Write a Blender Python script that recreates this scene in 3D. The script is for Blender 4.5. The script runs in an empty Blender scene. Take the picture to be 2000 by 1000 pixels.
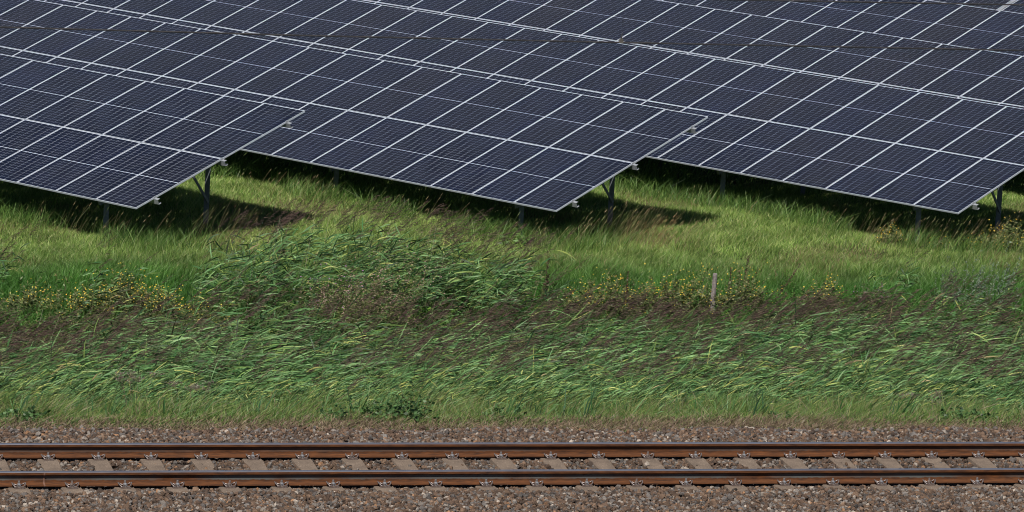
import bpy, bmesh, math, random
import numpy as np
from mathutils import Vector, Matrix

random.seed(7)
rng = np.random.default_rng(7)
S = bpy.context.scene
COL = S.collection

# ------------------------------------------------------------------ camera, sky, sun, exposure
F_PX = 9628.259            # focal length in pixels of the 2000 px wide photograph
CAM = np.array([0.0, -53.0938572, 11.49608778])
FW = np.array([0.27677273, 0.94738843, -0.16078564])
RT = np.array([0.96089091, -0.27124793, 0.05579628])
UP = np.array([-0.00924798, 0.16994035, 0.98541096])
cd = bpy.data.cameras.new('camera')
cam = bpy.data.objects.new('camera', cd)
COL.objects.link(cam)
cd.sensor_width = 36.0
cd.lens = 36.0 * F_PX / 2000.0
cd.clip_start = 1.0
cd.clip_end = 2000.0
M = Matrix(((RT[0], UP[0], -FW[0], CAM[0]), (RT[1], UP[1], -FW[1], CAM[1]), (RT[2], UP[2], -FW[2], CAM[2]), (0, 0, 0, 1)))
cam.matrix_world = M
S.camera = cam

SUN = np.array([-0.318, -0.490, 0.812]); SUN /= np.linalg.norm(SUN)
w = bpy.data.worlds.new('World'); S.world = w; w.use_nodes = True
nt = w.node_tree; nt.nodes.clear()
sky = nt.nodes.new('ShaderNodeTexSky'); sky.sky_type = 'NISHITA'; sky.sun_disc = False
sky.sun_elevation = math.asin(SUN[2]); sky.sun_rotation = math.atan2(SUN[0], SUN[1])
sky.air_density = 0.55; sky.dust_density = 0.25; sky.ozone_density = 2.0
bg = nt.nodes.new('ShaderNodeBackground'); bg.inputs['Strength'].default_value = 0.05
wo = nt.nodes.new('ShaderNodeOutputWorld')
nt.links.new(sky.outputs[0], bg.inputs[0]); nt.links.new(bg.outputs[0], wo.inputs[0])
ld = bpy.data.lights.new('sun', 'SUN'); ld.energy = 5.0; ld.angle = math.radians(0.53); ld.color = (1.0, 0.95, 0.87)
lo = bpy.data.objects.new('sun', ld); COL.objects.link(lo)
lo.rotation_euler = Vector(-SUN).to_track_quat('-Z', 'Y').to_euler()
S.view_settings.view_transform = 'Standard'
S.view_settings.look = 'None'
S.view_settings.exposure = 0.32
S.view_settings.gamma = 1.0
S.cycles.filter_width = 1.0

# ------------------------------------------------------------------ helpers
def lin(r, g, b):
    f = lambda c: ((c / 255 + .055) / 1.055) ** 2.4 if c > 10 else c / 255 / 12.92
    return (f(r), f(g), f(b))

def ray(px, py):
    return FW + RT * (px - 1000) / F_PX - UP * (py - 500) / F_PX

def at(px, py, z):
    """world point of a photograph pixel on the level plane z"""
    d = ray(px, py); return CAM + d * (z - CAM[2]) / d[2]

def at_y(px, py, y):
    d = ray(px, py); return CAM + d * (y - CAM[1]) / d[1]

def tag(o, label=None, cat=None, group=None, kind=None):
    if label: o['label'] = label
    if cat: o['category'] = cat
    if group: o['group'] = group
    if kind: o['kind'] = kind
    return o

def empty(name, loc, rz=0.0):
    o = bpy.data.objects.new(name, None); COL.objects.link(o)
    o.empty_display_size = .2
    o.location = loc; o.rotation_euler = (0, 0, rz)
    return o

def mesh_np(name, V, faces, mats, parent=None, mat_idx=None, col=None, smooth=False):
    """faces: (n,k) int array or list of such arrays"""
    if not isinstance(faces, list): faces = [faces]
    me = bpy.data.meshes.new(name)
    V = np.ascontiguousarray(V, dtype=np.float32)
    me.vertices.add(len(V)); me.vertices.foreach_set('co', V.ravel())
    nl = sum(f.size for f in faces); nf = sum(len(f) for f in faces)
    me.loops.add(nl); me.polygons.add(nf)
    me.loops.foreach_set('vertex_index', np.concatenate([f.ravel() for f in faces]).astype(np.int32))
    tot = np.concatenate([np.full(len(f), f.shape[1], np.int32) for f in faces])
    st = np.concatenate([[0], np.cumsum(tot)[:-1]]).astype(np.int32)
    me.polygons.foreach_set('loop_start', st)
    if mat_idx is not None: me.polygons.foreach_set('material_index', np.asarray(mat_idx, np.int32))
    me.polygons.foreach_set('use_smooth', np.full(nf, smooth, bool))
    if not isinstance(mats, (list, tuple)): mats = [mats]
    for m in mats: me.materials.append(m)
    if col is not None:
        a = me.attributes.new('tone', 'FLOAT_COLOR', 'POINT')
        c = np.ones((len(V), 4), np.float32); c[:, :3] = col
        a.data.foreach_set('color', c.ravel())
    me.update(calc_edges=True)
    o = bpy.data.objects.new(name, me); COL.objects.link(o)
    if parent: o.parent = parent
    return o

class MB:
    """collects simple solids into one mesh"""
    def __init__(s): s.v = []; s.f = []; s.m = []
    def add(s, verts, faces, mi=0):
        n = len(s.v); s.v += [tuple(v) for v in verts]
        for f in faces: s.f.append([i + n for i in f]); s.m.append(mi)
    def box(s, x0, x1, y0, y1, z0, z1, mi=0):
        s.add([(x, y, z) for z in (z0, z1) for y in (y0, y1) for x in (x0, x1)],
              [(0, 2, 3, 1), (4, 5, 7, 6), (0, 1, 5, 4), (2, 6, 7, 3), (0, 4, 6, 2), (1, 3, 7, 5)], mi)
    def bar(s, a, b, wx, wy, up=(0, 0, 1), mi=0):
        """rectangular bar from a to b"""
        a = Vector(a); b = Vector(b); d = (b - a).normalized(); u = Vector(up)
        sd = d.cross(u)
        if sd.length < 1e-4: sd = d.cross(Vector((1, 0, 0)))
        sd.normalize(); u2 = sd.cross(d)
        vs = []
        for p in (a, b):
            for i, j in ((-1, -1), (1, -1), (1, 1), (-1, 1)): vs.append(p + sd * (i * wx / 2) + u2 * (j * wy / 2))
        s.add(vs, [(0, 1, 2, 3), (7, 6, 5, 4), (0, 4, 5, 1), (1, 5, 6, 2), (2, 6, 7, 3), (3, 7, 4, 0)], mi)
    def extr(s, prof, a, b, ex, ey, mi=0, closed=True):
        """extrude a 2d profile from a to b, with profile axes ex, ey"""
        a = Vector(a); b = Vector(b); ex = Vector(ex); ey = Vector(ey); n = len(prof)
        vs = [p + ex * q[0] + ey * q[1] for p in (a, b) for q in prof]
        fs = [(i, (i + 1) % n, n + (i + 1) % n, n + i) for i in range(n)]
        if closed: fs += [tuple(range(n))[::-1], tuple(range(n, 2 * n))]
        s.add(vs, fs, mi)
    def tube(s, pts, r, k=6, mi=0, cap=True):
        pts = [Vector(p) for p in pts]; n = len(pts); rs = r if isinstance(r, (list, tuple)) else [r] * n
        vs = []
        ref = Vector((0, 0, 1))
        for i, p in enumerate(pts):
            d = (pts[min(i + 1, n - 1)] - pts[max(i - 1, 0)]).normalized()
            u = d.cross(ref)
            if u.length < .1: u = d.cross(Vector((0, 1, 0)))
            u.normalize(); v2 = d.cross(u)
            for j in range(k):
                t = 2 * math.pi * j / k; vs.append(p + (u * math.cos(t) + v2 * math.sin(t)) * rs[i])
        fs = [(i * k + j, i * k + (j + 1) % k, (i + 1) * k + (j + 1) % k, (i + 1) * k + j) for i in range(n - 1) for j in range(k)]
        if cap: fs += [tuple(range(k))[::-1], tuple(range((n - 1) * k, n * k))]
        s.add(vs, fs, mi)
    def build(s, name, mats, parent=None, smooth=False):
        me = bpy.data.meshes.new(name); me.from_pydata([tuple(v) for v in s.v], [], s.f)
        if not isinstance(mats, (list, tuple)): mats = [mats]
        for m in mats: me.materials.append(m)
        me.polygons.foreach_set('material_index', s.m)
        if smooth: me.polygons.foreach_set('use_smooth', [True] * len(s.f))
        bm = bmesh.new(); bm.from_mesh(me); bmesh.ops.recalc_face_normals(bm, faces=bm.faces); bm.to_mesh(me); bm.free()
        me.update()
        o = bpy.data.objects.new(name, me); COL.objects.link(o)
        if parent: o.parent = parent
        return o

# ------------------------------------------------------------------ materials
def newmat(name):
    m = bpy.data.materials.new(name); m.use_nodes = True
    nt = m.node_tree; nt.nodes.clear()
    out = nt.nodes.new('ShaderNodeOutputMaterial')
    return m, nt, out
def N(nt, t, **kw):
    n = nt.nodes.new(t)
    for k, v in kw.items():
        if k.startswith('i_'): n.inputs[k[2:]].default_value = v
        else: setattr(n, k, v)
    return n
def ramp(nt, stops, interp='LINEAR'):
    r = nt.nodes.new('ShaderNodeValToRGB'); r.color_ramp.interpolation = interp
    e = r.color_ramp.elements
    while len(e) < len(stops): e.new(0.5)
    for el, (p, c) in zip(e, stops): el.position = p; el.color = (*c, 1)
    return r
def princ(name, base, rough=.6, metal=0.0, noise=None, bump=0, coat=0, spec=.5):
    m, nt, out = newmat(name)
    p = N(nt, 'ShaderNodeBsdfPrincipled'); p.inputs['Roughness'].default_value = rough
    p.inputs['Metallic'].default_value = metal; p.inputs['Base Color'].default_value = (*base, 1)
    p.inputs['Coat Weight'].default_value = coat; p.inputs['Specular IOR Level'].default_value = spec
    nt.links.new(p.outputs[0], out.inputs[0])
    if noise:
        sc, c2, lo_, hi = noise
        tc = N(nt, 'ShaderNodeTexCoord'); no = N(nt, 'ShaderNodeTexNoise', i_Scale=sc, i_Detail=5.0)
        nt.links.new(tc.outputs['Object'], no.inputs['Vector'])
        r = ramp(nt, [(lo_, base), (hi, c2)]); nt.links.new(no.outputs['Fac'], r.inputs[0])
        nt.links.new(r.outputs[0], p.inputs['Base Color'])
        if bump:
            b = N(nt, 'ShaderNodeBump', i_Strength=bump, i_Distance=.01)
            nt.links.new(no.outputs['Fac'], b.inputs['Height']); nt.links.new(b.outputs[0], p.inputs['Normal'])
    return m

def leafmat(name, gloss=.05, trans=.3, rough=.45):
    """plant tissue whose own colour comes from the mesh's tone attribute"""
    m, nt, out = newmat(name)
    a = N(nt, 'ShaderNodeAttribute', attribute_name='tone')
    d = N(nt, 'ShaderNodeBsdfDiffuse'); t = N(nt, 'ShaderNodeBsdfTranslucent')
    g = N(nt, 'ShaderNodeBsdfGlossy', i_Roughness=rough); g.inputs['Color'].default_value = (.85, .9, .8, 1)
    hs = N(nt, 'ShaderNodeHueSaturation', i_Saturation=1.15, i_Value=1.1)
    nt.links.new(a.outputs['Color'], d.inputs['Color']); nt.links.new(a.outputs['Color'], hs.inputs['Color'])
    nt.links.new(hs.outputs[0], t.inputs['Color'])
    m1 = N(nt, 'ShaderNodeMixShader', i_Fac=trans); m2 = N(nt, 'ShaderNodeMixShader', i_Fac=gloss)
    nt.links.new(d.outputs[0], m1.inputs[1]); nt.links.new(t.outputs[0], m1.inputs[2])
    nt.links.new(m1.outputs[0], m2.inputs[1]); nt.links.new(g.outputs[0], m2.inputs[2])
    nt.links.new(m2.outputs[0], out.inputs[0])
    return m
M_LEAF = leafmat('leaf_tissue', gloss=.02)
M_REED = leafmat('reed_leaf', gloss=.022, trans=.12, rough=.5)
M_FLUFF = leafmat('plume', gloss=.0, trans=.2)

def tonemat(name, rough=.85, sc=90):
    m, nt, out = newmat(name)
    a = N(nt, 'ShaderNodeAttribute', attribute_name='tone')
    p = N(nt, 'ShaderNodeBsdfPrincipled', i_Roughness=rough); p.inputs['Specular IOR Level'].default_value = .25
    tc = N(nt, 'ShaderNodeTexCoord'); no = N(nt, 'ShaderNodeTexNoise', i_Scale=float(sc), i_Detail=4.0)
    nt.links.new(tc.outputs['Object'], no.inputs['Vector'])
    r = ramp(nt, [(.3, (.62, .62, .62)), (.7, (1.3, 1.3, 1.3))]); nt.links.new(no.outputs['Fac'], r.inputs[0])
    mx = N(nt, 'ShaderNodeMix', data_type='RGBA', blend_type='MULTIPLY'); mx.inputs['Factor'].default_value = 1
    nt.links.new(a.outputs['Color'], mx.inputs['A']); nt.links.new(r.outputs[0], mx.inputs['B'])
    nt.links.new(mx.outputs['Result'], p.inputs['Base Color'])
    b = N(nt, 'ShaderNodeBump', i_Strength=.5, i_Distance=.006)
    nt.links.new(no.outputs['Fac'], b.inputs['Height']); nt.links.new(b.outputs[0], p.inputs['Normal'])
    nt.links.new(p.outputs[0], out.inputs[0])
    return m
M_STONE = tonemat('ballast_stone')

M_FRAME = princ('panel_frame_aluminium', (.50, .54, .61), .48, .15, noise=(9, (.42, .44, .47), .45, .72))
M_GALV = princ('galvanised_steel', (.42, .44, .47), .5, .45, noise=(25, (.30, .32, .35), .35, .7), bump=.1)
M_POST = princ('post_steel', (.13, .145, .165), .55, .3, noise=(18, (.20, .21, .23), .35, .75))
M_BACK = princ('panel_backsheet', (.16, .16, .17), .7)
M_WOOD = princ('weathered_stake_wood', (.13, .108, .10), .9, noise=(30, (.26, .235, .22), .35, .7), bump=.6)
M_WIRE = princ('overhead_wire_metal', (.035, .032, .032), .6, .3)
M_CLAMP = princ('wire_clamp_metal', (.16, .15, .13), .6, .3, noise=(60, (.07, .06, .05), .3, .7))
M_CLIP = princ('fastening_metal', (.30, .31, .34), .45, .4, noise=(40, (.16, .13, .11), .35, .7))
M_CLIPR = princ('rusty_fastening_metal', (.10, .065, .05), .7, .3, noise=(40, (.20, .17, .16), .35, .75))
M_WING = princ('spring_clip_metal', (.16, .14, .14), .5, .4, noise=(40, (.09, .065, .055), .35, .7))
M_POLISH = princ('polished_rail_head', (.34, .34, .38), .28, .8, noise=(5, (.27, .26, .29), .3, .7))

# solar laminate: 6 x 24 half cells on a white sheet behind glass
PW, PL, GAP = 1.134, 2.278, 0.02
def laminate():
    m, nt, out = newmat('solar_laminate')
    tc = N(nt, 'ShaderNodeTexCoord'); sp = N(nt, 'ShaderNodeSeparateXYZ')
    nt.links.new(tc.outputs['Object'], sp.inputs[0])
    def math_(op, a, b=None, c=None):
        n = N(nt, 'ShaderNodeMath', operation=op)
        for i, v in enumerate((a, b, c)):
            if v is None: continue
            if isinstance(v, (int, float)): n.inputs[i].default_value = v
            else: nt.links.new(v, n.inputs[i])
        return n.outputs[0]
    def line(coord, start, pitch, gap):
        # 1 inside a cell, 0 on the gaps around it
        t = math_('DIVIDE', math_('SUBTRACT', coord, start), pitch)
        f = math_('FRACT', t)
        d = math_('MULTIPLY', math_('ABSOLUTE', math_('SUBTRACT', f, .5)), pitch)
        return math_('LESS_THAN', d, pitch / 2 - gap / 2)
    def within(coord, a, b):
        return math_('MULTIPLY', math_('GREATER_THAN', coord, a), math_('LESS_THAN', coord, b))
    mx = .014; mid = .011
    cw = (PW - 2 * mx) / 6; hh = PL / 2
    X = sp.outputs[0]; Y = sp.outputs[1]
    chl = (hh - mid / 2 - mx) / 12
    colm = math_('MULTIPLY', line(X, mx, cw, .0034), within(X, mx, PW - mx))
    Yf = math_('ABSOLUTE', math_('SUBTRACT', Y, hh))          # mirrored about the middle seam
    rowm = math_('MULTIPLY', line(Yf, mid / 2, chl, .0019), within(Yf, mid / 2, hh - mx))
    cell = math_('MULTIPLY', colm, rowm)
    # thin busbars along the cell's length
    bb = line(X, mx, cw / 9, .0006)
    oi = N(nt, 'ShaderNodeObjectInfo')
    r = ramp(nt, [(0, (.0025, .0050, .0155)), (.5, (.0035, .0058, .0155)), (.8, (.003, .0058, .019)), (1, (.0045, .0058, .013))])
    nt.links.new(oi.outputs['Random'], r.inputs[0])
    # a faint batch tint that drifts over the cells of a panel
    no = N(nt, 'ShaderNodeTexNoise', i_Scale=1.6, i_Detail=2.0)
    va = N(nt, 'ShaderNodeVectorMath', operation='ADD'); nt.links.new(tc.outputs['Object'], va.inputs[0]); nt.links.new(oi.outputs['Location'], va.inputs[1])
    nt.links.new(va.outputs[0], no.inputs['Vector'])
    r2 = ramp(nt, [(.35, (.85, .85, .85)), (.7, (1.2, 1.2, 1.25))]); nt.links.new(no.outputs['Fac'], r2.inputs[0])
    mu = N(nt, 'ShaderNodeMix', data_type='RGBA', blend_type='MULTIPLY'); mu.inputs['Factor'].default_value = 1
    nt.links.new(r.outputs[0], mu.inputs['A']); nt.links.new(r2.outputs[0], mu.inputs['B'])
    mb = N(nt, 'ShaderNodeMix', data_type='RGBA'); nt.links.new(bb, mb.inputs['Factor'])
    mb.inputs['A'].default_value = (.012, .014, .022, 1); nt.links.new(mu.outputs['Result'], mb.inputs['B'])
    mc = N(nt, 'ShaderNodeMix', data_type='RGBA'); nt.links.new(cell, mc.inputs['Factor'])
    mc.inputs['A'].default_value = (.55, .60, .72, 1); nt.links.new(mb.outputs['Result'], mc.inputs['B'])
    # dust film
    nd = N(nt, 'ShaderNodeTexNoise', i_Scale=3.0, i_Detail=6.0); nt.links.new(va.outputs[0], nd.inputs['Vector'])
    dr = ramp(nt, [(.35, (0, 0, 0)), (.75, (.014, .014, .014))]); nt.links.new(nd.outputs['Fac'], dr.inputs[0])
    md = N(nt, 'ShaderNodeMix', data_type='RGBA'); nt.links.new(dr.outputs[0], md.inputs['Factor'])
    nt.links.new(mc.outputs['Result'], md.inputs['A']); md.inputs['B'].default_value = (.32, .31, .30, 1)
    p = N(nt, 'ShaderNodeBsdfPrincipled', i_Roughness=.32)
    p.inputs['Specular IOR Level'].default_value = .07
    p.inputs['Coat Weight'].default_value = .03; p.inputs['Coat Roughness'].default_value = .12
    nt.links.new(md.outputs['Result'], p.inputs['Base Color']); nt.links.new(p.outputs[0], out.inputs[0])
    return m
M_LAM = laminate()

def rustmat(name, grey_amount):
    m, nt, out = newmat(name)
    tc = N(nt, 'ShaderNodeTexCoord'); mp = N(nt, 'ShaderNodeMapping'); mp.inputs['Scale'].default_value = (2.2, 30, 14)
    nt.links.new(tc.outputs['Object'], mp.inputs[0])
    no = N(nt, 'ShaderNodeTexNoise', i_Scale=3.0, i_Detail=7.0, i_Roughness=.65); nt.links.new(mp.outputs[0], no.inputs['Vector'])
    n2 = N(nt, 'ShaderNodeTexNoise', i_Scale=22.0, i_Detail=5.0); nt.links.new(tc.outputs['Object'], n2.inputs['Vector'])
    r = ramp(nt, [(.28, (.022, .009, .005)), (.5, (.078, .028, .009)), (.78, (.155, .054, .016))])
    nt.links.new(no.outputs['Fac'], r.inputs[0])
    sp = N(nt, 'ShaderNodeSeparateXYZ'); nt.links.new(tc.outputs['Object'], sp.inputs[0])
    # grey film left on the web, its lower rim ragged
    ad = N(nt, 'ShaderNodeMath', operation='MULTIPLY_ADD'); nt.links.new(n2.outputs['Fac'], ad.inputs[0]); ad.inputs[1].default_value = .035
    nt.links.new(sp.outputs[2], ad.inputs[2])
    n3 = N(nt, 'ShaderNodeTexNoise', i_Scale=.9, i_Detail=3.0); nt.links.new(tc.outputs['Object'], n3.inputs['Vector'])
    gr = ramp(nt, [(.40, (0, 0, 0)), (.55, (grey_amount,) * 3)]); nt.links.new(n3.outputs['Fac'], gr.inputs[0])
    mr = N(nt, 'ShaderNodeMapRange'); nt.links.new(ad.outputs[0], mr.inputs[0])
    mr.inputs['From Min'].default_value = -.088; mr.inputs['From Max'].default_value = -.078
    mr2 = N(nt, 'ShaderNodeMapRange'); nt.links.new(ad.outputs[0], mr2.inputs[0])
    mr2.inputs['From Min'].default_value = -.035; mr2.inputs['From Max'].default_value = -.028; mr2.inputs['To Min'].default_value = 1; mr2.inputs['To Max'].default_value = 0
    ml = N(nt, 'ShaderNodeMath', operation='MULTIPLY'); nt.links.new(mr.outputs[0], ml.inputs[0]); nt.links.new(mr2.outputs[0], ml.inputs[1])
    ml2 = N(nt, 'ShaderNodeMath', operation='MULTIPLY'); nt.links.new(ml.outputs[0], ml2.inputs[0]); nt.links.new(gr.outputs[0], ml2.inputs[1])
    mx = N(nt, 'ShaderNodeMix', data_type='RGBA'); nt.links.new(ml2.outputs[0], mx.inputs['Factor'])
    nt.links.new(r.outputs[0], mx.inputs['A']); mx.inputs['B'].default_value = (.085, .085, .08, 1)
    p = N(nt, 'ShaderNodeBsdfPrincipled', i_Roughness=.8); p.inputs['Specular IOR Level'].default_value = .3
    b = N(nt, 'ShaderNodeBump', i_Strength=.35, i_Distance=.003); nt.links.new(n2.outputs['Fac'], b.inputs['Height']); nt.links.new(b.outputs[0], p.inputs['Normal'])
    nt.links.new(mx.outputs['Result'], p.inputs['Base Color']); nt.links.new(p.outputs[0], out.inputs[0])
    return m

def concrete():
    m, nt, out = newmat('sleeper_concrete')
    tc = N(nt, 'ShaderNodeTexCoord'); oi = N(nt, 'ShaderNodeObjectInfo')
    va = N(nt, 'ShaderNodeVectorMath', operation='ADD'); nt.links.new(tc.outputs['Object'], va.inputs[0]); nt.links.new(oi.outputs['Location'], va.inputs[1])
    no = N(nt, 'ShaderNodeTexNoise', i_Scale=70.0, i_Detail=6.0); nt.links.new(va.outputs[0], no.inputs['Vector'])
    n2 = N(nt, 'ShaderNodeTexNoise', i_Scale=6.0, i_Detail=4.0); nt.links.new(va.outputs[0], n2.inputs['Vector'])
    r = ramp(nt, [(.30, (.10, .077, .060)), (.62, (.155, .120, .094)), (.78, (.34, .28, .23))]); nt.links.new(no.outputs['Fac'], r.inputs[0])
    r2 = ramp(nt, [(.3, (.75, .72, .70)), (.7, (1.15, 1.12, 1.08))]); nt.links.new(n2.outputs['Fac'], r2.inputs[0])
    mu = N(nt, 'ShaderNodeMix', data_type='RGBA', blend_type='MULTIPLY'); mu.inputs['Factor'].default_value = 1
    nt.links.new(r.outputs[0], mu.inputs['A']); nt.links.new(r2.outputs[0], mu.inputs['B'])
    p = N(nt, 'ShaderNodeBsdfPrincipled', i_Roughness=.9)
    b = N(nt, 'ShaderNodeBump', i_Strength=.4, i_Distance=.003); nt.links.new(no.outputs['Fac'], b.inputs['Height']); nt.links.new(b.outputs[0], p.inputs['Normal'])
    nt.links.new(mu.outputs['Result'], p.inputs['Base Color']); nt.links.new(p.outputs[0], out.inputs[0])
    return m
M_CONC = concrete()

def groundmat():
    m, nt, out = newmat('soil_and_moss')
    tc = N(nt, 'ShaderNodeTexCoord')
    no = N(nt, 'ShaderNodeTexNoise', i_Scale=2.0, i_Detail=9.0, i_Roughness=.7); nt.links.new(tc.outputs['Object'], no.inputs['Vector'])
    r = ramp(nt, [(.3, (.018, .024, .010)), (.5, (.035, .05, .016)), (.72, (.07, .062, .03))]); nt.links.new(no.outputs['Fac'], r.inputs[0])
    p = N(nt, 'ShaderNodeBsdfPrincipled', i_Roughness=1.0); p.inputs['Specular IOR Level'].default_value = .1
    b = N(nt, 'ShaderNodeBump', i_Strength=.8, i_Distance=.08); nt.links.new(no.outputs['Fac'], b.inputs['Height']); nt.links.new(b.outputs[0], p.inputs['Normal'])
    nt.links.new(r.outputs[0], p.inputs['Base Color']); nt.links.new(p.outputs[0], out.inputs[0])
    return m
M_GROUND = groundmat()

# ------------------------------------------------------------------ the ground (one sheet, embankment, ditch, field)
GY = np.array([-400, -60, -12, -6, -3.2, -1.9, 3.3, 4.8, 8.0, 12.0, 16.0, 20.0, 25.0, 28.5, 31.0, 33.0, 400])
GZ = np.array([-4.2, -4.0, -3.6, -2.6, -1.1, -.24, -.24, -.42, -1.28, -2.55, -3.45, -3.9, -3.95, -3.86, -3.78, -3.74, -3.74])
def gz(x, y):
    z = np.interp(y, GY, GZ)
    k = np.clip((np.asarray(y) - 6) / 10, 0, 1)
    return z + k * (.05 * np.sin(x * .7 + 1.3) * np.cos(y * .55) + .03 * np.sin(x * 1.9 + y * 1.3))
gx = np.concatenate([[-400, -120, -60], np.arange(-20, 80, 1.0), [120, 400]])
gyv = np.unique(np.concatenate([GY, np.arange(-12, 70, .8)]))
XX, YY = np.meshgrid(gx, gyv)
V = np.stack([XX.ravel(), YY.ravel(), gz(XX.ravel(), YY.ravel())], 1)
nx, ny = len(gx), len(gyv)
ii, jj = np.meshgrid(np.arange(nx - 1), np.arange(ny - 1)); a0 = (jj * nx + ii).ravel()
tag(mesh_np('ground', V, np.stack([a0, a0 + 1, a0 + nx + 1, a0 + nx], 1), M_GROUND, smooth=True), kind='structure')

# ------------------------------------------------------------------ track
RX0, RX1 = -18.0, 52.0
SL0 = 10.5284                      # x of the first sleeper seen
def half_profile():
    # 54 kg rail, running surface at z = 0, height .159
    return [(0, 0), (.020, -.0006), (.029, -.003), (.0345, -.010), (.0355, -.018), (.0352, -.037), (.018, -.046), (.0095, -.055), (.008, -.085), (.0095, -.118),
            (.014, -.131), (.040, -.1405), (.069, -.1475), (.070, -.159)]
for k, (yc, lab, ga) in enumerate(((0.0, 'rusty rail nearer the camera, with a grey film on its web and one weld seam', 1.0),
                                   (1.507, 'rusty rail farther from the camera, next to the grassy verge, web mostly brown', .35))):
    hp = half_profile(); prof = [(-a, b) for a, b in hp[::-1][:-1]] + hp
    mb = MB(); n = len(prof)
    xs = np.linspace(RX0, RX1, 36)
    vs = [(x, yc + a, b) for x in xs for a, b in prof]
    mb.v = vs
    for s_ in range(len(xs) - 1):
        for i in range(n):
            j = (i + 1) % n
            mb.f.append([s_ * n + i, s_ * n + j, (s_ + 1) * n + j, (s_ + 1) * n + i])
            zz = (prof[i][1] + prof[j][1]) / 2
            mb.m.append(1 if zz > -.0125 and j != 0 else 0)
    mb.f.append(list(range(n))); mb.m.append(0); mb.f.append(list(range((len(xs) - 1) * n, len(xs) * n))[::-1]); mb.m.append(0)
    o = mb.build('rail', [rustmat('rail_rust_near' if k == 0 else 'rail_rust_far', ga), M_POLISH])
    tag(o, lab, 'rail', 'running rails of the track')
    # a weld seam
    if k == 0:
        p = at_y(87, 925, -.036); wl = MB()
        pr = [(a * 1.10 + (.0015 if a > 0 else -.0015), b * 1.0 + .0004 if b > -.09 else b * .985) for a, b in prof]
        wl.extr([(a, b) for a, b in pr if b < -.004], (p[0] - .009, yc, 0), (p[0] + .009, yc, 0), (0, 1, 0), (0, 0, 1))
        wl.build('weld_seam', princ('weld_rust', (.14, .07, .045), .8), o)

def sleeper_mesh():
    """mono-block concrete sleeper along y, dipped in the middle; top at the seats z=-.169"""
    ys = [-.51, -.44, -.20, .17, .34, .55, .96, 1.17, 1.34, 1.71, 1.95, 2.02]
    zt = [-.235, -.205, -.171, -.171, -.190, -.208, -.208, -.190, -.171, -.171, -.205, -.235]
    wt = [.09, .10, .105, .105, .098, .088, .088, .098, .105, .105, .10, .09]
    vs = []; fs = []
    for y, z, h in zip(ys, zt, wt):
        c = .012
        vs += [(-h - .05, y, -.40), (-h - .012, y, z - c), (-h, y, z), (h, y, z), (h + .012, y, z - c), (h + .05, y, -.40)]
    n = 6
    for i in range(len(ys) - 1):
        for j in range(n - 1): fs.append((i * n + j, i * n + j + 1, (i + 1) * n + j + 1, (i + 1) * n + j))
        fs.append((i * n + 5, i * n, (i + 1) * n, (i + 1) * n + 5))
    fs.append(tuple(range(n))[::-1]); fs.append(tuple(range((len(ys) - 1) * n, len(ys) * n)))
    mb = MB(); mb.add(vs, fs); return mb
def clip_mb(sgn):
    """W-shaped tension clip with its screw; sgn: the side of the rail it stands on"""
    b = MB()
    y0 = sgn * .098
    # guide plate
    b.box(-.055, .055, min(y0 - sgn * .026, y0 + sgn * .05), max(y0 - sgn * .026, y0 + sgn * .05), -.170, -.155, 1)
    for s in (-1, 1):
        pts = [(s * .004 + s * .012, y0 + sgn * .012, -.138), (s * .022, y0 + sgn * .034, -.150), (s * .045, y0 + sgn * .036, -.151), (s * .066, y0 + sgn * .016, -.132),
               (s * .078, y0 - sgn * .012, -.112), (s * .070, y0 - sgn * .034, -.120), (s * .045, y0 - sgn * .036, -.134), (s * .02, y0 - sgn * .02, -.140)]
        b.tube(pts, .0072, 6, 2)
    b.tube([(0, y0, -.160), (0, y0, -.134)], [.021, .021], 8, 0)
    b.tube([(0, y0, -.134), (0, y0, -.122), (0, y0, -.117)], [.024, .022, .014], 10, 0)
    b.tube([(0, y0, -.118), (0, y0, -.088)], [.0135, .012], 6, 0)
    return b
slm = clp = None
NTH = 'first second third fourth fifth sixth seventh eighth ninth tenth eleventh twelfth thirteenth fourteenth fifteenth sixteenth seventeenth eighteenth nineteenth twentieth twenty-first twenty-second'.split()
rs = random.Random(3)
for i in range(-1, 21):
    x = SL0 + .6 * i
    e = empty('sleeper', (x, 0, 0), rs.uniform(-.006, .006))
    tag(e, 'worn concrete sleeper under the rails in gravel, %s from the left edge of the photo' % NTH[i + 1], 'sleeper', 'concrete sleepers under the rails')
    if slm is None:
        body = sleeper_mesh().build('sleeper_body', M_CONC, e); slm = body.data
        clp = [clip_mb(-1).build('rail_clip', [M_CLIP, M_CLIPR, M_WING], e), clip_mb(1).build('rail_clip', [M_CLIP, M_CLIPR, M_WING], e)]
        meshes = [c.data for c in clp]
        rusty = []
        for m_ in meshes:
            q = m_.copy(); q.materials[0] = M_CLIPR; rusty.append(q)
        for c in clp: bpy.data.objects.remove(c)
    else:
        b2 = body.copy(); COL.objects.link(b2); b2.parent = e
    for yc in (0, 1.507):
        for q in (0, 1):
            c = bpy.data.objects.new('rail_clip', (rusty if rs.random() < .22 else meshes)[q]); COL.objects.link(c); c.parent = e
            c.location = (0, yc, 0)

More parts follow.
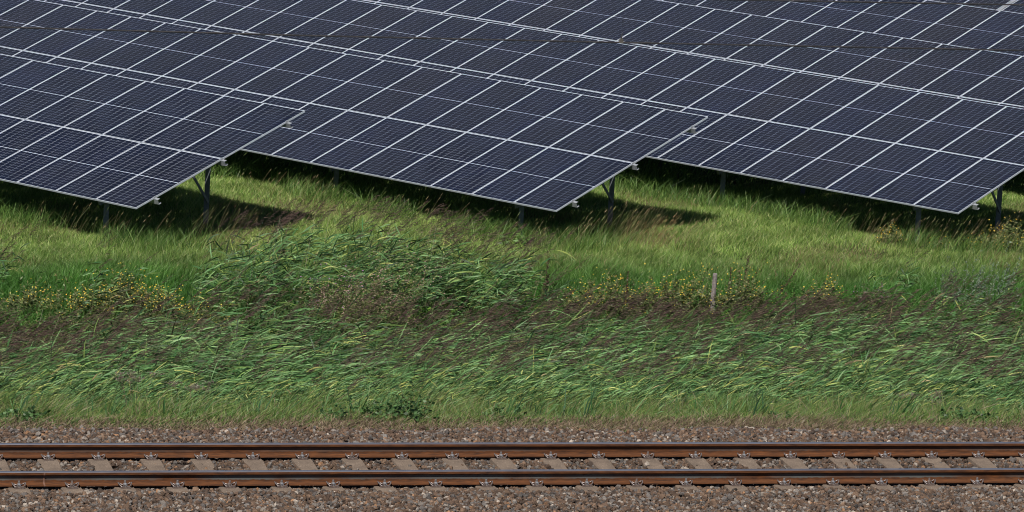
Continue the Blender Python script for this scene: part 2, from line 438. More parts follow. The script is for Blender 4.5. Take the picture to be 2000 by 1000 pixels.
# ballast: tens of thousands of stones
ph = (1 + 5 ** .5) / 2
ICO = np.array([(-1, ph, 0), (1, ph, 0), (-1, -ph, 0), (1, -ph, 0), (0, -1, ph), (0, 1, ph), (0, -1, -ph), (0, 1, -ph), (ph, 0, -1), (ph, 0, 1), (-ph, 0, -1), (-ph, 0, 1)], float)
ICO /= np.linalg.norm(ICO[0])
ICF = np.array([(0, 11, 5), (0, 5, 1), (0, 1, 7), (0, 7, 10), (0, 10, 11), (1, 5, 9), (5, 11, 4), (11, 10, 2), (10, 7, 6), (7, 1, 8), (3, 9, 4), (3, 4, 2), (3, 2, 6), (3, 6, 8), (3, 8, 9), (4, 9, 5), (2, 4, 11), (6, 2, 10), (8, 6, 7), (9, 8, 1)])
def rand_rot(n):
    q = rng.normal(size=(n, 4)); q /= np.linalg.norm(q, axis=1)[:, None]
    w_, x, y, z = q.T
    return np.stack([np.stack([1 - 2 * (y * y + z * z), 2 * (x * y - z * w_), 2 * (x * z + y * w_)], -1),
                     np.stack([2 * (x * y + z * w_), 1 - 2 * (x * x + z * z), 2 * (y * z - x * w_)], -1),
                     np.stack([2 * (x * z - y * w_), 2 * (y * z + x * w_), 1 - 2 * (x * x + y * y)], -1)], 1)
def xl(y): return 9.6 + (y + .86) * .175
def xr(y): return 21.7 + (y + .86) * .407
def field(y0, y1, dens, mar=1.5):
    """random ground points over the seen wedge between two depths"""
    a = xl(y0) - mar; b = xr(y1) + mar
    n = int((b - a) * (y1 - y0) * dens)
    x = rng.uniform(a, b, n); y = rng.uniform(y0, y1, n)
    k = (x > xl(y) - mar) & (x < xr(y) + mar)
    return x[k], y[k]
def stones(y0, y1, dens, zf, size=(.020, .036)):
    x, y = field(y0, y1, dens, 2.0)
    z = zf(x, y)
    return x, y, z
def topz(x, y):
    z = np.full_like(x, -.185)
    z = np.where((y > .1) & (y < 1.4), -.205 + .016 * np.sin(x * 5.1) + .012 * np.sin(x * 13 + y * 9), z)
    z = np.where((y <= -.1), -.21 + np.clip((-.12 - y) / .35, 0, 1) * .055 + .010 * np.sin(x * 3.1 + y * 4), z)
    z = np.where(y > 1.62, -.20 + np.clip((y - 1.7) / .5, 0, 1) * .04 + .012 * np.sin(x * 2.3 + 1) - np.clip((y - 3.0) / .6, 0, 1) * .09, z)
    z = np.where((y < -1.7), z - (-1.7 - y) * .3, z)
    return z
sx, sy = field(-2.6, 3.55, 1450, 4.0)
layer = rng.random(len(sx))
sz = topz(sx, sy) - layer ** 1.2 * .055
edge = 3.06 + .10 * np.sin(sx * 1.7) + .07 * np.sin(sx * 4.3 + 1)
keep = (sy < edge) | (rng.random(len(sx)) < .08)
ds = np.abs(((sx - SL0 + .3) % .6) - .3)
over = (ds < .125) & (sy > -.38) & (sy < 1.95) & ((sy < 1.6) | (rng.random(len(sx)) < .75))
keep &= ~(over & (rng.random(len(sx)) < .955))
for yc in (0, 1.507): sz = np.where(np.abs(sy - yc) < .10, np.minimum(sz, -.212), sz)
sx, sy, sz = sx[keep], sy[keep], sz[keep]
n = len(sx); print('stones', n)
rad = rng.uniform(.0165, .037, n) * np.where(rng.random(n) < .08, 1.35, 1)
sc = np.stack([rng.uniform(.8, 1.35, n), rng.uniform(.65, 1.1, n), rng.uniform(.5, .9, n)], 1) * rad[:, None]
P = ICO[None] * (1 + rng.uniform(-.34, .26, (n, 12)))[:, :, None]
P = np.clip(P, -.72, .72) * 1.18 * sc[:, None, :]
P = np.einsum('nij,nkj->nki', rand_rot(n), P) + np.stack([sx, sy, sz], 1)[:, None, :]
pal = np.array([.70, .65, .585]) * np.array([(.115, .080, .063), (.15, .105, .080), (.085, .064, .055), (.17, .165, .17), (.12, .113, .117), (.24, .225, .22), (.20, .14, .105), (.30, .18, .11), (.36, .33, .31), (.065, .055, .052)])
pw = np.array([.2, .2, .12, .11, .11, .07, .09, .02, .035, .045])
c = pal[rng.choice(len(pal), n, p=pw / pw.sum())] * rng.uniform(.62, 1.38, n)[:, None]
dirt = np.clip((sy > .05) & (sy < 1.45), 0, 1)[:, None]
c = c * (1 - .12 * dirt)
o = mesh_np('ballast', P.reshape(-1, 3), (ICF[None] + (np.arange(n) * 12)[:, None, None]).reshape(-1, 3), M_STONE, col=np.repeat(c, 12, 0))
tag(o, kind='stuff')

bx, by = np.meshgrid(np.arange(-12, 50, .5), np.array([-2.2, -1.7, 0, 1.5, 3.0, 3.3])); bz = np.interp(by, [-2.2, -1.7, 3.0, 3.3], [-.40, -.232, -.232, -.236])
bi, bj = np.meshgrid(np.arange(bx.shape[1] - 1), np.arange(5)); ba = (bj * bx.shape[1] + bi).ravel()
tag(mesh_np('track_bed', np.stack([bx.ravel(), by.ravel(), bz.ravel()], 1), np.stack([ba, ba + 1, ba + bx.shape[1] + 1, ba + bx.shape[1]], 1), princ('grit', (.045, .034, .028), .95, noise=(40, (.09, .07, .055), .35, .7))), kind='structure')

# ------------------------------------------------------------------ overhead line
def wire(name, pts, r, lab, par=None):
    mb = MB(); mb.tube(pts, r, 8); o = mb.build(name, M_WIRE, par, smooth=True)
    if lab: tag(o, lab, 'overhead wire', 'wires strung above the track')
    return o
YW = .75
a_ = at_y(0, 53, YW); m1_ = at_y(600, 69.5, YW); c_ = at_y(1210, 83, YW); b_ = at_y(2000, 98.5, YW)
dl = (m1_ - a_) / 3.5; dr_ = (b_ - c_) / 5
wire('contact_wire', [a_ - dl * 6, a_, m1_, c_, b_, b_ + dr_ * 6], .0095, 'dark lower overhead wire crossing in front of the panels, carrying the clamp')
a2 = at_y(1150, -5, YW + .12); b2_ = at_y(2000, 9.5, YW + .12); d2 = (b2_ - a2) / 3
wire('carrier_wire', [a2 - d2 * 5 + np.array([0, 0, .3]), a2, b2_, b2_ + d2 * 5 + np.array([0, 0, .2])], .0088, 'dark upper overhead wire crossing the top right corner of the photo')
cl_ = at_y(1213, 81, YW)
e = empty('wire_clamp', tuple(cl_))
tag(e, 'small grey-brown clamp and thin dropper hanging on the lower overhead wire', 'wire clamp')
mb = MB(); mb.box(-.024, .024, -.016, .016, -.020, .022); mb.box(-.014, .014, -.02, .02, .022, .034); mb.build('clamp_body', M_CLAMP, e)
mb = MB(); mb.tube([(0, 0, .03), (.004, 0, .06), (.006, 0, .085)], [.011, .008, .006], 6); mb.tube([(.002, 0, .082), (.016, 0, .09)], .008, 6); mb.build('thimble', M_WIRE, e)
mb = MB(); mb.tube([(.006, 0, .08), (.03, 0, .62)], .0016, 5); mb.build('dropper', M_WIRE, e)

# ------------------------------------------------------------------ solar tables
AZ = -1.04326574; TILT = .356422814; SLOPE = .00325675
EX = np.array([math.cos(AZ) * math.cos(SLOPE), math.sin(AZ) * math.cos(SLOPE), math.sin(SLOPE)])
n0 = np.array([-math.sin(AZ), math.cos(AZ), 0.0])
UPV = np.cross(EX, n0); UPV /= np.linalg.norm(UPV)
EY = math.cos(TILT) * n0 + math.sin(TILT) * UPV
EN = np.cross(EX, EY)
MT = Matrix(((EX[0], EY[0], EN[0], 0), (EX[1], EY[1], EN[1], 0), (EX[2], EY[2], EN[2], 0), (0, 0, 0, 1)))
PITCH = PW + GAP
# prototypes of one panel: the laminate, and its frame
fr = MB(); L = .010; H = .035
fr.box(0, PW, 0, L, -H, 0); fr.box(0, PW, PL - L, PL, -H, 0)
fr.box(0, L, L, PL - L, -H, 0); fr.box(PW - L, PW, L, PL - L, -H, 0)
frame0 = fr.build('frame', M_FRAME); frame_me = frame0.data; bpy.data.objects.remove(frame0)
lm = MB(); lm.box(L - .001, PW - L + .001, L - .001, PL - L + .001, -.008, -.003, 0)
lam0 = lm.build('solar_panel', [M_LAM, M_BACK])
for p_ in lam0.data.polygons: p_.material_index = 0 if p_.normal.z > .5 else 1
lam_me = lam0.data; bpy.data.objects.remove(lam0)

def clampbits():
    b = MB()      # end clamp and purlin end, local: x outward from the table edge, y up-slope, z normal
    return b
def table(origin, n_right, n_left, label, clamps=True, first_post=-1.35):
    """origin: lower corner of panel column 0; columns run from -n_left to n_right"""
    e = bpy.data.objects.new('solar_table', None); COL.objects.link(e); e.empty_display_size = .3
    R_ = MT.copy(); R_.translation = Vector(origin) + Vector(EX) * (n_right * PITCH)
    e.matrix_world = R_
    tag(e, label, 'solar table', 'tilted solar tables in parallel rows')
    tot = n_left + n_right
    rr = random.Random(int(origin[0] * 100))
    for k in range(tot):
        for r in (0, 1):
            o = bpy.data.objects.new('solar_panel', lam_me); COL.objects.link(o); o.parent = e
            o.location = (-(k + 1) * PITCH + GAP, r * (PL + GAP), rr.uniform(-.0015, .0015))
            o.rotation_euler = (rr.uniform(-.0012, .0012), rr.uniform(-.0016, .0016), 0)
            f = bpy.data.objects.new('frame', frame_me); COL.objects.link(f); f.parent = o
    W = tot * PITCH
    # purlins (C sections) stick out beyond the end of the table
    for v in (.50, PL + GAP / 2, 2 * PL + GAP - .50):
        b = MB()
        pr = [(-.03, 0), (.03, 0), (.03, -.004), (-.026, -.004), (-.026, -.096), (.03, -.096), (.03, -.08), (.034, -.08), (.034, -.1), (-.03, -.1)]
        b.extr(pr, (-W - .10, v, -.036), (.105, v, -.036), (0, 1, 0), (0, 0, 1))
        b.build('purlin', M_GALV, e)
        b = MB(); b.box(.003, .045, v - .028, v + .028, -.0355, -.030); b.box(.003, .010, v - .028, v + .028, -.030, .004); b.box(-.010, .010, v - .028, v + .028, .0042, .008)
        b.tube([(.022, v, -.03), (.022, v, -.008)], .008, 6)
        b.build('end_clamp', M_GALV, e)
    # legs, rafters and braces
    up = Vector((0, 0, 1)); Minv = R_.inverted()
    u = first_post
    while u > -W + .3:
        f_xy = R_ @ Vector((u, .50, -.16)); r_xy = R_ @ Vector((u, 3.27, -.16))
        def loc(p): return Minv @ Vector(p)
        lu = (Minv.to_3x3() @ up).normalized()
        raf = MB(); raf.box(u - .03, u + .03, .22, 2 * PL - .22, -.262, -.1375); raf.build('rafter', M_POST, e)
        for v, p in ((.5, f_xy), (3.27, r_xy)):
            g = float(gz(p.x, p.y)) - .3
            lg = MB()
            # C section post
            pr = [(-.05, -.03), (.05, -.03), (.05, .03), (.035, .03), (.035, -.024), (-.035, -.024), (-.035, .03), (-.05, .03)]
            top = Vector((p.x, p.y, p.z - .02)); bot = Vector((p.x, p.y, g))
            off = Vector(EX) * .062
            a = loc(bot - off); b_ = loc(top - off)
            ax = (Minv.to_3x3() @ Vector(RT)).normalized(); ax = (ax - lu * ax.dot(lu)).normalized(); ay = lu.cross(ax)
            lg.extr(pr, a, b_, ax, ay)
            lg.build('leg', M_POST, e)
        # brace from the rear leg forward to the rafter
        foot = Vector((r_xy.x, r_xy.y, float(gz(r_xy.x, r_xy.y)) + .50)); tip = R_ @ Vector((u, 2.45, -.262))
        sh = Vector(EX) * .01
        br = MB(); br.bar(loc(foot - sh), loc(tip - sh), .022, .05, up=lu); br.build('brace', M_POST, e)
        u -= 5.25
    return e
TORG = {
    'A': (18.84649161, 36.78707834, -2.90438853), 'B': (27.27890165, 37.42786382, -2.96295644), 'C': (35.49855453, 37.14764743, -2.865467),
    'D': (37.87829726, 47.22617075, -2.8239314), 'E': (41.11374944, 54.35126553, -2.73669395)}
table(TORG['A'], 0, 15, 'nearest solar table at the left, its right end above the leftmost leg with a brace')
table(TORG['B'], 0, 25, 'solar table whose right end stands clear in the middle of the photo')
table(TORG['C'], 0, 34, 'solar table at the right whose low corner points at the yellow flowers')
table(TORG['D'], 5, 25, 'solar table behind the right one, crossed by the lower overhead wire', first_post=-.9)
table(TORG['E'], 5, 18, 'solar table in the fifth row back, cut by the top edge of the photo', first_post=-.9)
EO = np.array(TORG['E']); FO = EO + np.array([EY[0], EY[1], 0]) / math.hypot(EY[0], EY[1]) * 6.9
# the break between two tables of the last row
best = None
for u in np.arange(-8, 8, .02):
    P_ = FO + EX * u + EY * (PL * 1.6)
    d = P_ - CAM; z = d @ FW; px = 1000 + F_PX * (d @ RT) / z; py = 500 - F_PX * (d @ UP) / z
    e_ = abs((px - 1948) * .55 + (py - 19) * .83)
    if best is None or e_ < best[0]: best = (e_, u, px, py)
ub = best[1]
tl = table(tuple(FO + EX * ub), 0, 10, 'farthest solar table at the top right, left of the gap in its row', first_post=-.9)
mb = MB(); mb.box(.025, .105, .05, 2 * PL - .03, -.09, -.012); mb.build('end_rafter', M_GALV, tl)
table(tuple(FO + EX * (ub + .15)), 6, 0, 'farthest solar table in the top right corner, right of the gap in its row', first_post=-.9)

# ------------------------------------------------------------------ plants: ribbons grown in bulk
WIND = np.array([RT[0], RT[1], 0.0]); WIND /= np.linalg.norm(WIND)
DEPTH = np.array([-WIND[1], WIND[0], 0.0])
UPZ = np.array([0, 0, 1.0])
class Bag:
    def __init__(s): s.V = []; s.Q = []; s.C = []; s.M = []; s.n = 0
    def put(s, V, Q, C, mi=0):
        s.V.append(V.reshape(-1, 3)); s.Q.append(Q + s.n); s.C.append(C.reshape(-1, 3)); s.M.append(np.full(len(Q), mi, np.int32)); s.n += V.reshape(-1, 3).shape[0]
    def ribbons(s, P, D, L, W, B, C, seg=3, side=None, tip=.12, mi=0, base=.55):
        """P roots (n,3), D unit directions, L lengths, W widths, B bend vector added as t^2 (n,3), C colours"""
        n = len(P)
        if n == 0: return
        t = np.linspace(0, 1, seg + 1)
        prof = np.interp(t, [0, .3, .65, 1], [base, 1, .8, tip])
        if side is None:
            r = rng.normal(size=(n, 3)); side = np.cross(D, r)
        side = side / (np.linalg.norm(side, axis=1)[:, None] + 1e-9)
        cen = P[:, None] + D[:, None] * (L[:, None] * t)[:, :, None] + B[:, None] * (t ** 2)[None, :, None]
        hw = side[:, None] * (W[:, None] * prof / 2)[:, :, None]
        V = np.stack([cen - hw, cen + hw], 2)          # n, seg+1, 2, 3
        k = (seg + 1) * 2
        base_i = np.arange(n)[:, None] * k + np.arange(seg)[None] * 2
        Q = np.stack([base_i, base_i + 1, base_i + 3, base_i + 2], -1).reshape(-1, 4)
        s.put(V, Q, np.repeat(C, k, 0), mi)
    def leaves(s, P, D, Nn, L, W, C, mi=0):
        """flat diamond leaves: P base, D direction, Nn rough normal"""
        n = len(P)
        if n == 0: return
        sd = np.cross(D, Nn); sd /= np.linalg.norm(sd, axis=1)[:, None] + 1e-9
        nn = np.cross(sd, D)
        L = L[:, None]; W = W[:, None]
        V = np.stack([P, P + D * L * .45 + sd * W / 2 - nn * L * .05, P + D * L - nn * L * .12, P + D * L * .45 - sd * W / 2 - nn * L * .05], 1)
        Q = np.arange(n)[:, None] * 4 + np.arange(4)[None]
        s.put(V, Q, np.repeat(C, 4, 0), mi)
    def obj(s, name, mats, parent=None, origin=None):
        V = np.concatenate(s.V)
        if origin is not None: V = V - np.asarray(origin)
        return mesh_np(name, V, np.concatenate(s.Q), mats, parent, np.concatenate(s.M), np.concatenate(s.C))
def unit(a): return a / (np.linalg.norm(a, axis=-1, keepdims=True) + 1e-9)
def pick(pal, n, w_=None, var=.18):
    pal = np.array(pal); p = None if w_ is None else np.array(w_) / sum(w_)
    return pal[rng.choice(len(pal), n, p=p)] * rng.uniform(1 - var, 1 + var, n)[:, None]
def smooth_noise(x, y, s=1.0, seed=0):
    r = np.random.default_rng(seed); z = np.zeros_like(x, float)
    for i in range(7):
        a = r.uniform(0, 6.28); f = s * r.uniform(.5, 2.2); z += np.sin((x * math.cos(a) + y * math.sin(a)) * f + r.uniform(0, 6.28))
    return z / 3.2

G_GREEN = [(.082, .165, .034), (.118, .208, .046), (.18, .265, .075), (.27, .32, .14), (.046, .105, .024)]
G_DRY = [(.30, .24, .13), (.36, .27, .15), (.24, .19, .10), (.20, .17, .07)]
def proj(P):
    d = P - CAM; z = d @ FW
    return 1000 + F_PX * (d @ RT) / z, 500 - F_PX * (d @ UP) / z

def grass(name, y0, y1, dens, h, width, palette, wts=None, bendw=.22, lean=.25, mar=3.2, colf=None, hf=None, seg=3, mask=None, label=None, wind=.15):
    x, y = field(y0, y1, dens, mar)
    if mask is not None:
        k = mask(x, y); x, y = x[k], y[k]
    n = len(x); z = gz(x, y) - .01
    L = rng.uniform(h[0], h[1], n)
    if hf is not None: L = L * hf(x, y)
    D = unit(UPZ[None] + rng.normal(size=(n, 3)) * np.array([lean, lean, .05]) + WIND * wind)
    B = (rng.normal(size=(n, 3)) * np.array([.35, .35, .05]) + WIND * bendw + np.array([0, 0, -.18])) * L[:, None]
    C = pick(palette, n, wts)
    if colf is not None: C = colf(x, y, C)
    b = Bag(); b.ribbons(np.stack([x, y, z], 1), D, L, rng.uniform(width * .7, width * 1.3, n), B, C, seg=seg)
    o = b.obj(name, M_LEAF); tag(o, kind='stuff'); print(name, n)
    return o

# meadow between the ditch and the tables, and under them
def meadow_col(x, y, C):
    px, py = proj(np.stack([x, y, np.full_like(x, -3.7)], 1))
    s = smooth_noise(x, y, .9, 4)
    dry = np.clip((s - .1) * .6, 0, .32) * np.clip((y - 33.5) / 3, 0, 1)
    # the mown, paler strip near the tables
    pale = np.clip((y - 34.5) / 3.0, 0, 1)
    C = C * (1 + .62 * pale[:, None] * np.array([1.15, .80, .85]))
    lush = np.clip((35.2 - y) / 2.6, 0, 1)[:, None]
    C = C * (1 - lush * np.array([.52, .22, .45]))
    C = C * (1 + .22 * smooth_noise(x, y, 2.6, 41))[:, None]
    r = rng.random(len(x))
    k = r < dry
    C[k] = pick(G_DRY, int(k.sum())) * .8
    return C
def meadow_h(x, y):
    return (1.25 - .55 * np.clip((y - 33.5) / 3.5, 0, 1)) * (1 + .25 * smooth_noise(x, y, 1.2, 9))
grass('meadow_grass', 29.0, 46.0, 1150, (.13, .29), .0075, G_GREEN, [3, 4, 3, 1.5, 2], hf=meadow_h, colf=meadow_col, lean=.17, wind=.03, bendw=.08)
grass('field_grass', 46.0, 66.0, 170, (.20, .38), .016, G_GREEN, [3, 4, 3, 1.5, 2], mar=2.5)

# unmown tufts in front of and under the low panel edges
def lower_edge_mask(x, y):
    out = np.zeros(len(x), bool)
    for k_ in 'ABC':
        o_ = np.array(TORG[k_]); dx = x - o_[0]; dy = y - o_[1]
        u = dx * EX[0] + dy * EX[1]; v = dx * n0[0] + dy * n0[1]
        out |= (v > -.55) & (v < 2.6) & (u < .9) & (rng.random(len(x)) < np.clip(1.2 - np.abs(v - .2) * .7, .1, 1)) & (smooth_noise(x, y, 2.0, 3) > -.35)
    return out
grass('tall_grass', 34.0, 56.0, 380, (.25, .62), .0085, G_GREEN, [3, 4, 2, .6, 3], mask=lower_edge_mask, lean=.15, wind=.05, bendw=.10, mar=3)

# verge beside the ballast: dry short sward, then green
def verge_col(x, y, C):
    t = y + .25 * smooth_noise(x, y, 1.6, 12)
    k = rng.random(len(x)) < np.clip((5.2 - t) / 1.1, .14, .93)
    C[k] = pick([(.21, .15, .11), (.28, .20, .14), (.15, .11, .08), (.20, .17, .09)], int(k.sum()))
    return C
def verge_h(x, y): return np.interp(y, [3.1, 3.6, 4.3, 5.0, 5.6, 6.5, 8, 10.5], [.4, .55, .75, 1.3, 2.3, 3.3, 4.6, 6.5]) * (1 + .3 * smooth_noise(x, y, 2.1, 5))
grass('verge_grass', 2.85, 10.5, 1500, (.06, .15), .0080, [(.075, .15, .035), (.11, .20, .045), (.05, .11, .03), (.17, .24, .065), (.22, .23, .09)], colf=verge_col, hf=verge_h, lean=.4,
      mask=lambda x, y: y > 2.98 + .12 * np.sin(x * 1.7) + .15 * smooth_noise(x, y, 3.0, 61) + rng.uniform(-.1, .2, len(x)))

# ------------------------------------------------------------------ reeds
R_LEAF = [(.046, .120, .038), (.082, .180, .060), (.145, .255, .098), (.015, .042, .015), (.14, .225, .06)]
R_YEL = [(.25, .30, .08), (.34, .36, .11), (.20, .28, .08)]
R_DEAD = [(.36, .28, .15), (.42, .33, .18), (.28, .20, .11)]
R_PLUME = [(.066, .045, .042), (.094, .062, .054), (.046, .033, .031), (.13, .095, .074)]
def reeds(b, x, y, h, leafy=10, plume=.4, yel=None, lean=1.0, fl=1.0, flat=1.0, stray_p=.14):
    n = len(x); z = gz(x, y)
    root = np.stack([x, y, z], 1)
    ln = (rng.normal(.30, .10, n) * lean)[:, None] * WIND + rng.normal(0, .05, (n, 3)) * np.array([1, 1, 0])
    def stem(t):   # t (n,)
        return root + (UPZ * t[:, None] + ln * (t ** 1.8)[:, None]) * h[:, None]
    cs = pick([(.09, .13, .045), (.13, .16, .06), (.10, .12, .05)], n)
    # stem as two ribbons
    t1 = np.ones(n)
    D = unit(stem(t1 * .5) - root)
    L = h * .55
    b.ribbons(root, D, L, np.full(n, .007), np.zeros((n, 3)), cs, seg=1, tip=.9, base=1)
    p5 = root + D * L[:, None]; top = stem(t1); D2 = top - p5; L2 = np.linalg.norm(D2, axis=1)
    b.ribbons(p5, unit(D2), L2, np.full(n, .006), np.zeros((n, 3)), cs, seg=1, tip=.5, base=1)
    y_ = np.zeros(n) if yel is None else yel
    for j in range(leafy):
        t = np.clip(rng.normal(.28 + .60 * (j + .5) / leafy, .04, n), .12, .92)
        base = stem(t)
        # leaves stream away down-wind
        D = unit(WIND * 1.0 + UPZ * (rng.normal(.42, .26, n) + np.interp(y, [6, 13], [.9, 0]))[:, None] * flat + DEPTH * rng.normal(0, .32, n)[:, None])
        stray = rng.random(n) < stray_p
        D[stray] = unit(rng.normal(size=(int(stray.sum()), 3)) * np.array([.7, .7, .3]) + UPZ * .9 + WIND * .2)
        L = rng.uniform(.26, .50, n) * fl * np.clip(h / 1.5, .6, 1.1)
        fine = np.interp(y, [8, 14], [.55, 1]); W = rng.uniform(.014, .028, n) * fine; L = L * (.25 + .75 * fine)
        Nn = unit(UPZ * .45 - DEPTH * .35 + rng.normal(size=(n, 3)) * .95)
        side = np.cross(D, Nn)
        B = (UPZ * rng.normal(-.30, .16, n)[:, None] + rng.normal(size=(n, 3)) * .06 + WIND * .05) * L[:, None]
        C = pick(R_LEAF, n, [3, 4, 3, 3.2, 1.3], .25)
        r = rng.random(n); k = r < (.02 + .6 * y_ ) * (1.2 - t * .6); C[k] = pick(R_YEL, int(k.sum()))
        k = rng.random(n) < (.006 + .02 * (t < .5)); C[k] = pick(R_DEAD, int(k.sum()))
        b.ribbons(base, D, L, W, B, C, seg=4, side=side, tip=.06, base=.5)
    # plumes
    k = rng.random(n) < plume; m = int(k.sum())
    if m:
        tp = top[k] + UPZ * .06; sd = unit(D2[k]); hh = rng.uniform(.7, 1.25, m); pax = unit(UPZ * .80 + WIND * rng.uniform(.35, .85, m)[:, None] + DEPTH * rng.normal(0, .15, m)[:, None])
        for j in range(24):
            f = j / 24
            st = tp + pax * ((f * .32 + .05) * hh)[:, None] + WIND * (.05 * f * f)
            D = unit(pax * .9 + WIND * rng.uniform(.1, .8, m)[:, None] + rng.normal(size=(m, 3)) * .24)
            b.ribbons(st, D, rng.uniform(.05, .12, m) * hh * (1.15 - .5 * f), rng.uniform(.006, .013, m), WIND * .02 - UPZ * rng.uniform(.0, .03, m)[:, None], pick(R_PLUME, m), seg=1, tip=.4, mi=1)
def reed_h(x, y): return np.interp(y, [5.2, 7, 9, 12, 16, 20, 23, 26], [.35, .55, .95, 1.45, 1.75, 1.72, 1.45, 1.28])
b = Bag()
x, y = field(6.2, 26.0, 62, 3.2)
k = (rng.random(len(x)) < np.interp(y, [6.2, 7.5, 9, 10.5, 26], [.05, .18, .6, 1, 1])) & (y < 24.6 + .8 * np.sin(x * .8) + .5 * np.sin(x * 2.1))
x, y = x[k], y[k]
clumpy = smooth_noise(x * .55, y * 1.25, 1.0, 77) + .4 * smooth_noise(x, y * 2, 2.2, 78)
k = rng.random(len(x)) < np.clip(.74 + .95 * clumpy, .0, 1); x, y = x[k], y[k]
h = reed_h(x, y) * (1 + .20 * smooth_noise(x, y, 1.1, 21)) * rng.uniform(.82, 1.14, len(x))
yel = np.clip(np.interp(y, [6, 10, 14, 18], [.42, .26, .06, .0]) + .15 * smooth_noise(x, y, .7, 31), 0, .9)
pl = np.clip(np.interp(y, [7, 12, 18, 22, 25], [.08, .22, .30, .6, .85]), 0, 1)
q = rng.random(len(x)) < .5
reeds(b, x[q], y[q], h[q], 10, .17, yel[q])
q2 = ~q; back = y > 20.0
reeds(b, x[q2 & ~back], y[q2 & ~back], h[q2 & ~back], 9, .06, yel[q2 & ~back])
reeds(b, x[q2 & back], y[q2 & back], h[q2 & back], 8, .42, yel[q2 & back])
tag(b.obj('reed_bed', [M_REED, M_FLUFF]), kind='stuff'); print('reeds', len(x))

# reeds on the far bank of the ditch, left of the middle
b = Bag()
pts = []
for (px0, px1, top, dn, yy) in ((180, 420, 505, 22, 30.2), (400, 560, 445, 62, 30.2), (520, 760, 425, 130, 30.4), (700, 900, 445, 130, 30.3), (860, 1050, 480, 120, 29.9), (1020, 1110, 545, 16, 29.8), (0, 40, 470, 12, 33), (1725, 1800, 505, 10, 31.5), (1840, 2000, 560, 34, 29.2)):
    for _ in range(dn):
        px = random.uniform(px0, px1); yv = yy + random.uniform(-1.3, 1.5)
        g = at_y(px, 600, yv); gg = float(gz(g[0], yv))
        tz = at_y(px, top + 14 + random.choice((random.uniform(-25, 15), random.uniform(0, 85))), yv)[2]
        pts.append((g[0] - .35, yv, max(.5, tz - gg)))
A_ = np.array(pts)
reeds(b, A_[:, 0], A_[:, 1], A_[:, 2], 10, .55, np.full(len(A_), .14), fl=.85, stray_p=.34, flat=1.5)
tag(b.obj('reed_clump', [M_REED, M_FLUFF]), kind='stuff')

# bare pale stems left from last year
b = Bag()
for px0, px1, top, cnt, yy in ((470, 620, 400, 9, 30), (600, 830, 440, 8, 29.8), (840, 1050, 500, 5, 29.6), (20, 1980, 600, 16, 24.5), (20, 1980, 700, 22, 14)):
    for _ in range(cnt):
        g = at_y(random.uniform(px0, px1), 600, yy); gg = float(gz(g[0], yy)); tz = at_y(px0, top + random.uniform(-10, 50), yy)[2]
        d_ = unit(UPZ * 1.0 + WIND * random.uniform(-.04, .28) + DEPTH * random.uniform(-.1, .1))
        b.ribbons(np.array([[g[0], yy, gg]]), d_[None], np.array([max(tz - gg, .5)]), np.array([.008]), (WIND * random.uniform(0, .12))[None], pick([(.42, .38, .28), (.34, .29, .2), (.26, .2, .14)], 1), seg=3, tip=.5, base=1)
tag(b.obj('dead_reed_stems', M_LEAF), kind='stuff')

# mixed low undergrowth between the reeds and the meadow
b = Bag()
x, y = field(26.0, 31.6, 46, 3.2)
k = (rng.random(len(x)) < np.interp(y, [26, 27.5, 30, 31.6], [.6, 1, .8, .25])) & (smooth_noise(x, y, .8, 55) > -.35); x, y = x[k], y[k]
n = len(x); hgt = rng.uniform(.22, .62, n) * (1 + .3 * smooth_noise(x, y, .9, 56)); r0 = np.stack([x, y, gz(x, y) - .02], 1)
D = unit(UPZ + rng.normal(size=(n, 3)) * np.array([.3, .3, 0]) + WIND * .15)
b.ribbons(r0, D, hgt, np.full(n, .007), np.zeros((n, 3)), pick([(.14, .11, .06), (.09, .10, .04)], n), seg=1, tip=.5, base=1)
for _ in range(20):
    t = rng.uniform(.15, 1, n); P_ = r0 + D * (hgt * t)[:, None]
    b.leaves(P_, unit(rng.normal(size=(n, 3)) * np.array([1, 1, .4]) + UPZ * .4), unit(UPZ * .6 + rng.normal(size=(n, 3)) * .7), rng.uniform(.05, .10, n), rng.uniform(.014, .034, n), pick([(.055, .10, .03), (.09, .145, .04), (.035, .06, .02), (.13, .17, .06), (.15, .15, .06), (.07, .14, .04)], n, None, .3))
tag(b.obj('undergrowth', M_LEAF), kind='stuff')

# upright broad-leaved grass tufts along the foot of the bank
b = Bag()
for _ in range(90):
    px = random.uniform(-40, 2040); yv = random.uniform(5.4, 8.2); g = at_y(px, 780, yv); m = random.randint(7, 16)
    P0 = np.stack([g[0] + rng.normal(0, .05, m), yv + rng.normal(0, .05, m), np.full(m, float(gz(g[0], yv)))], 1)
    D = unit(UPZ + rng.normal(size=(m, 3)) * np.array([.28, .28, .05]) + WIND * .15); L = rng.uniform(.28, .62, m)
    b.ribbons(P0, D, L, rng.uniform(.012, .022, m), (WIND * .12 - UPZ * .12 + rng.normal(size=(m, 3)) * .1) * L[:, None], pick(R_LEAF[:3] + [(.10, .16, .05), (.05, .12, .06)], m), seg=4, tip=.05)
tag(b.obj('broad_leaved_grass', M_LEAF), kind='stuff')

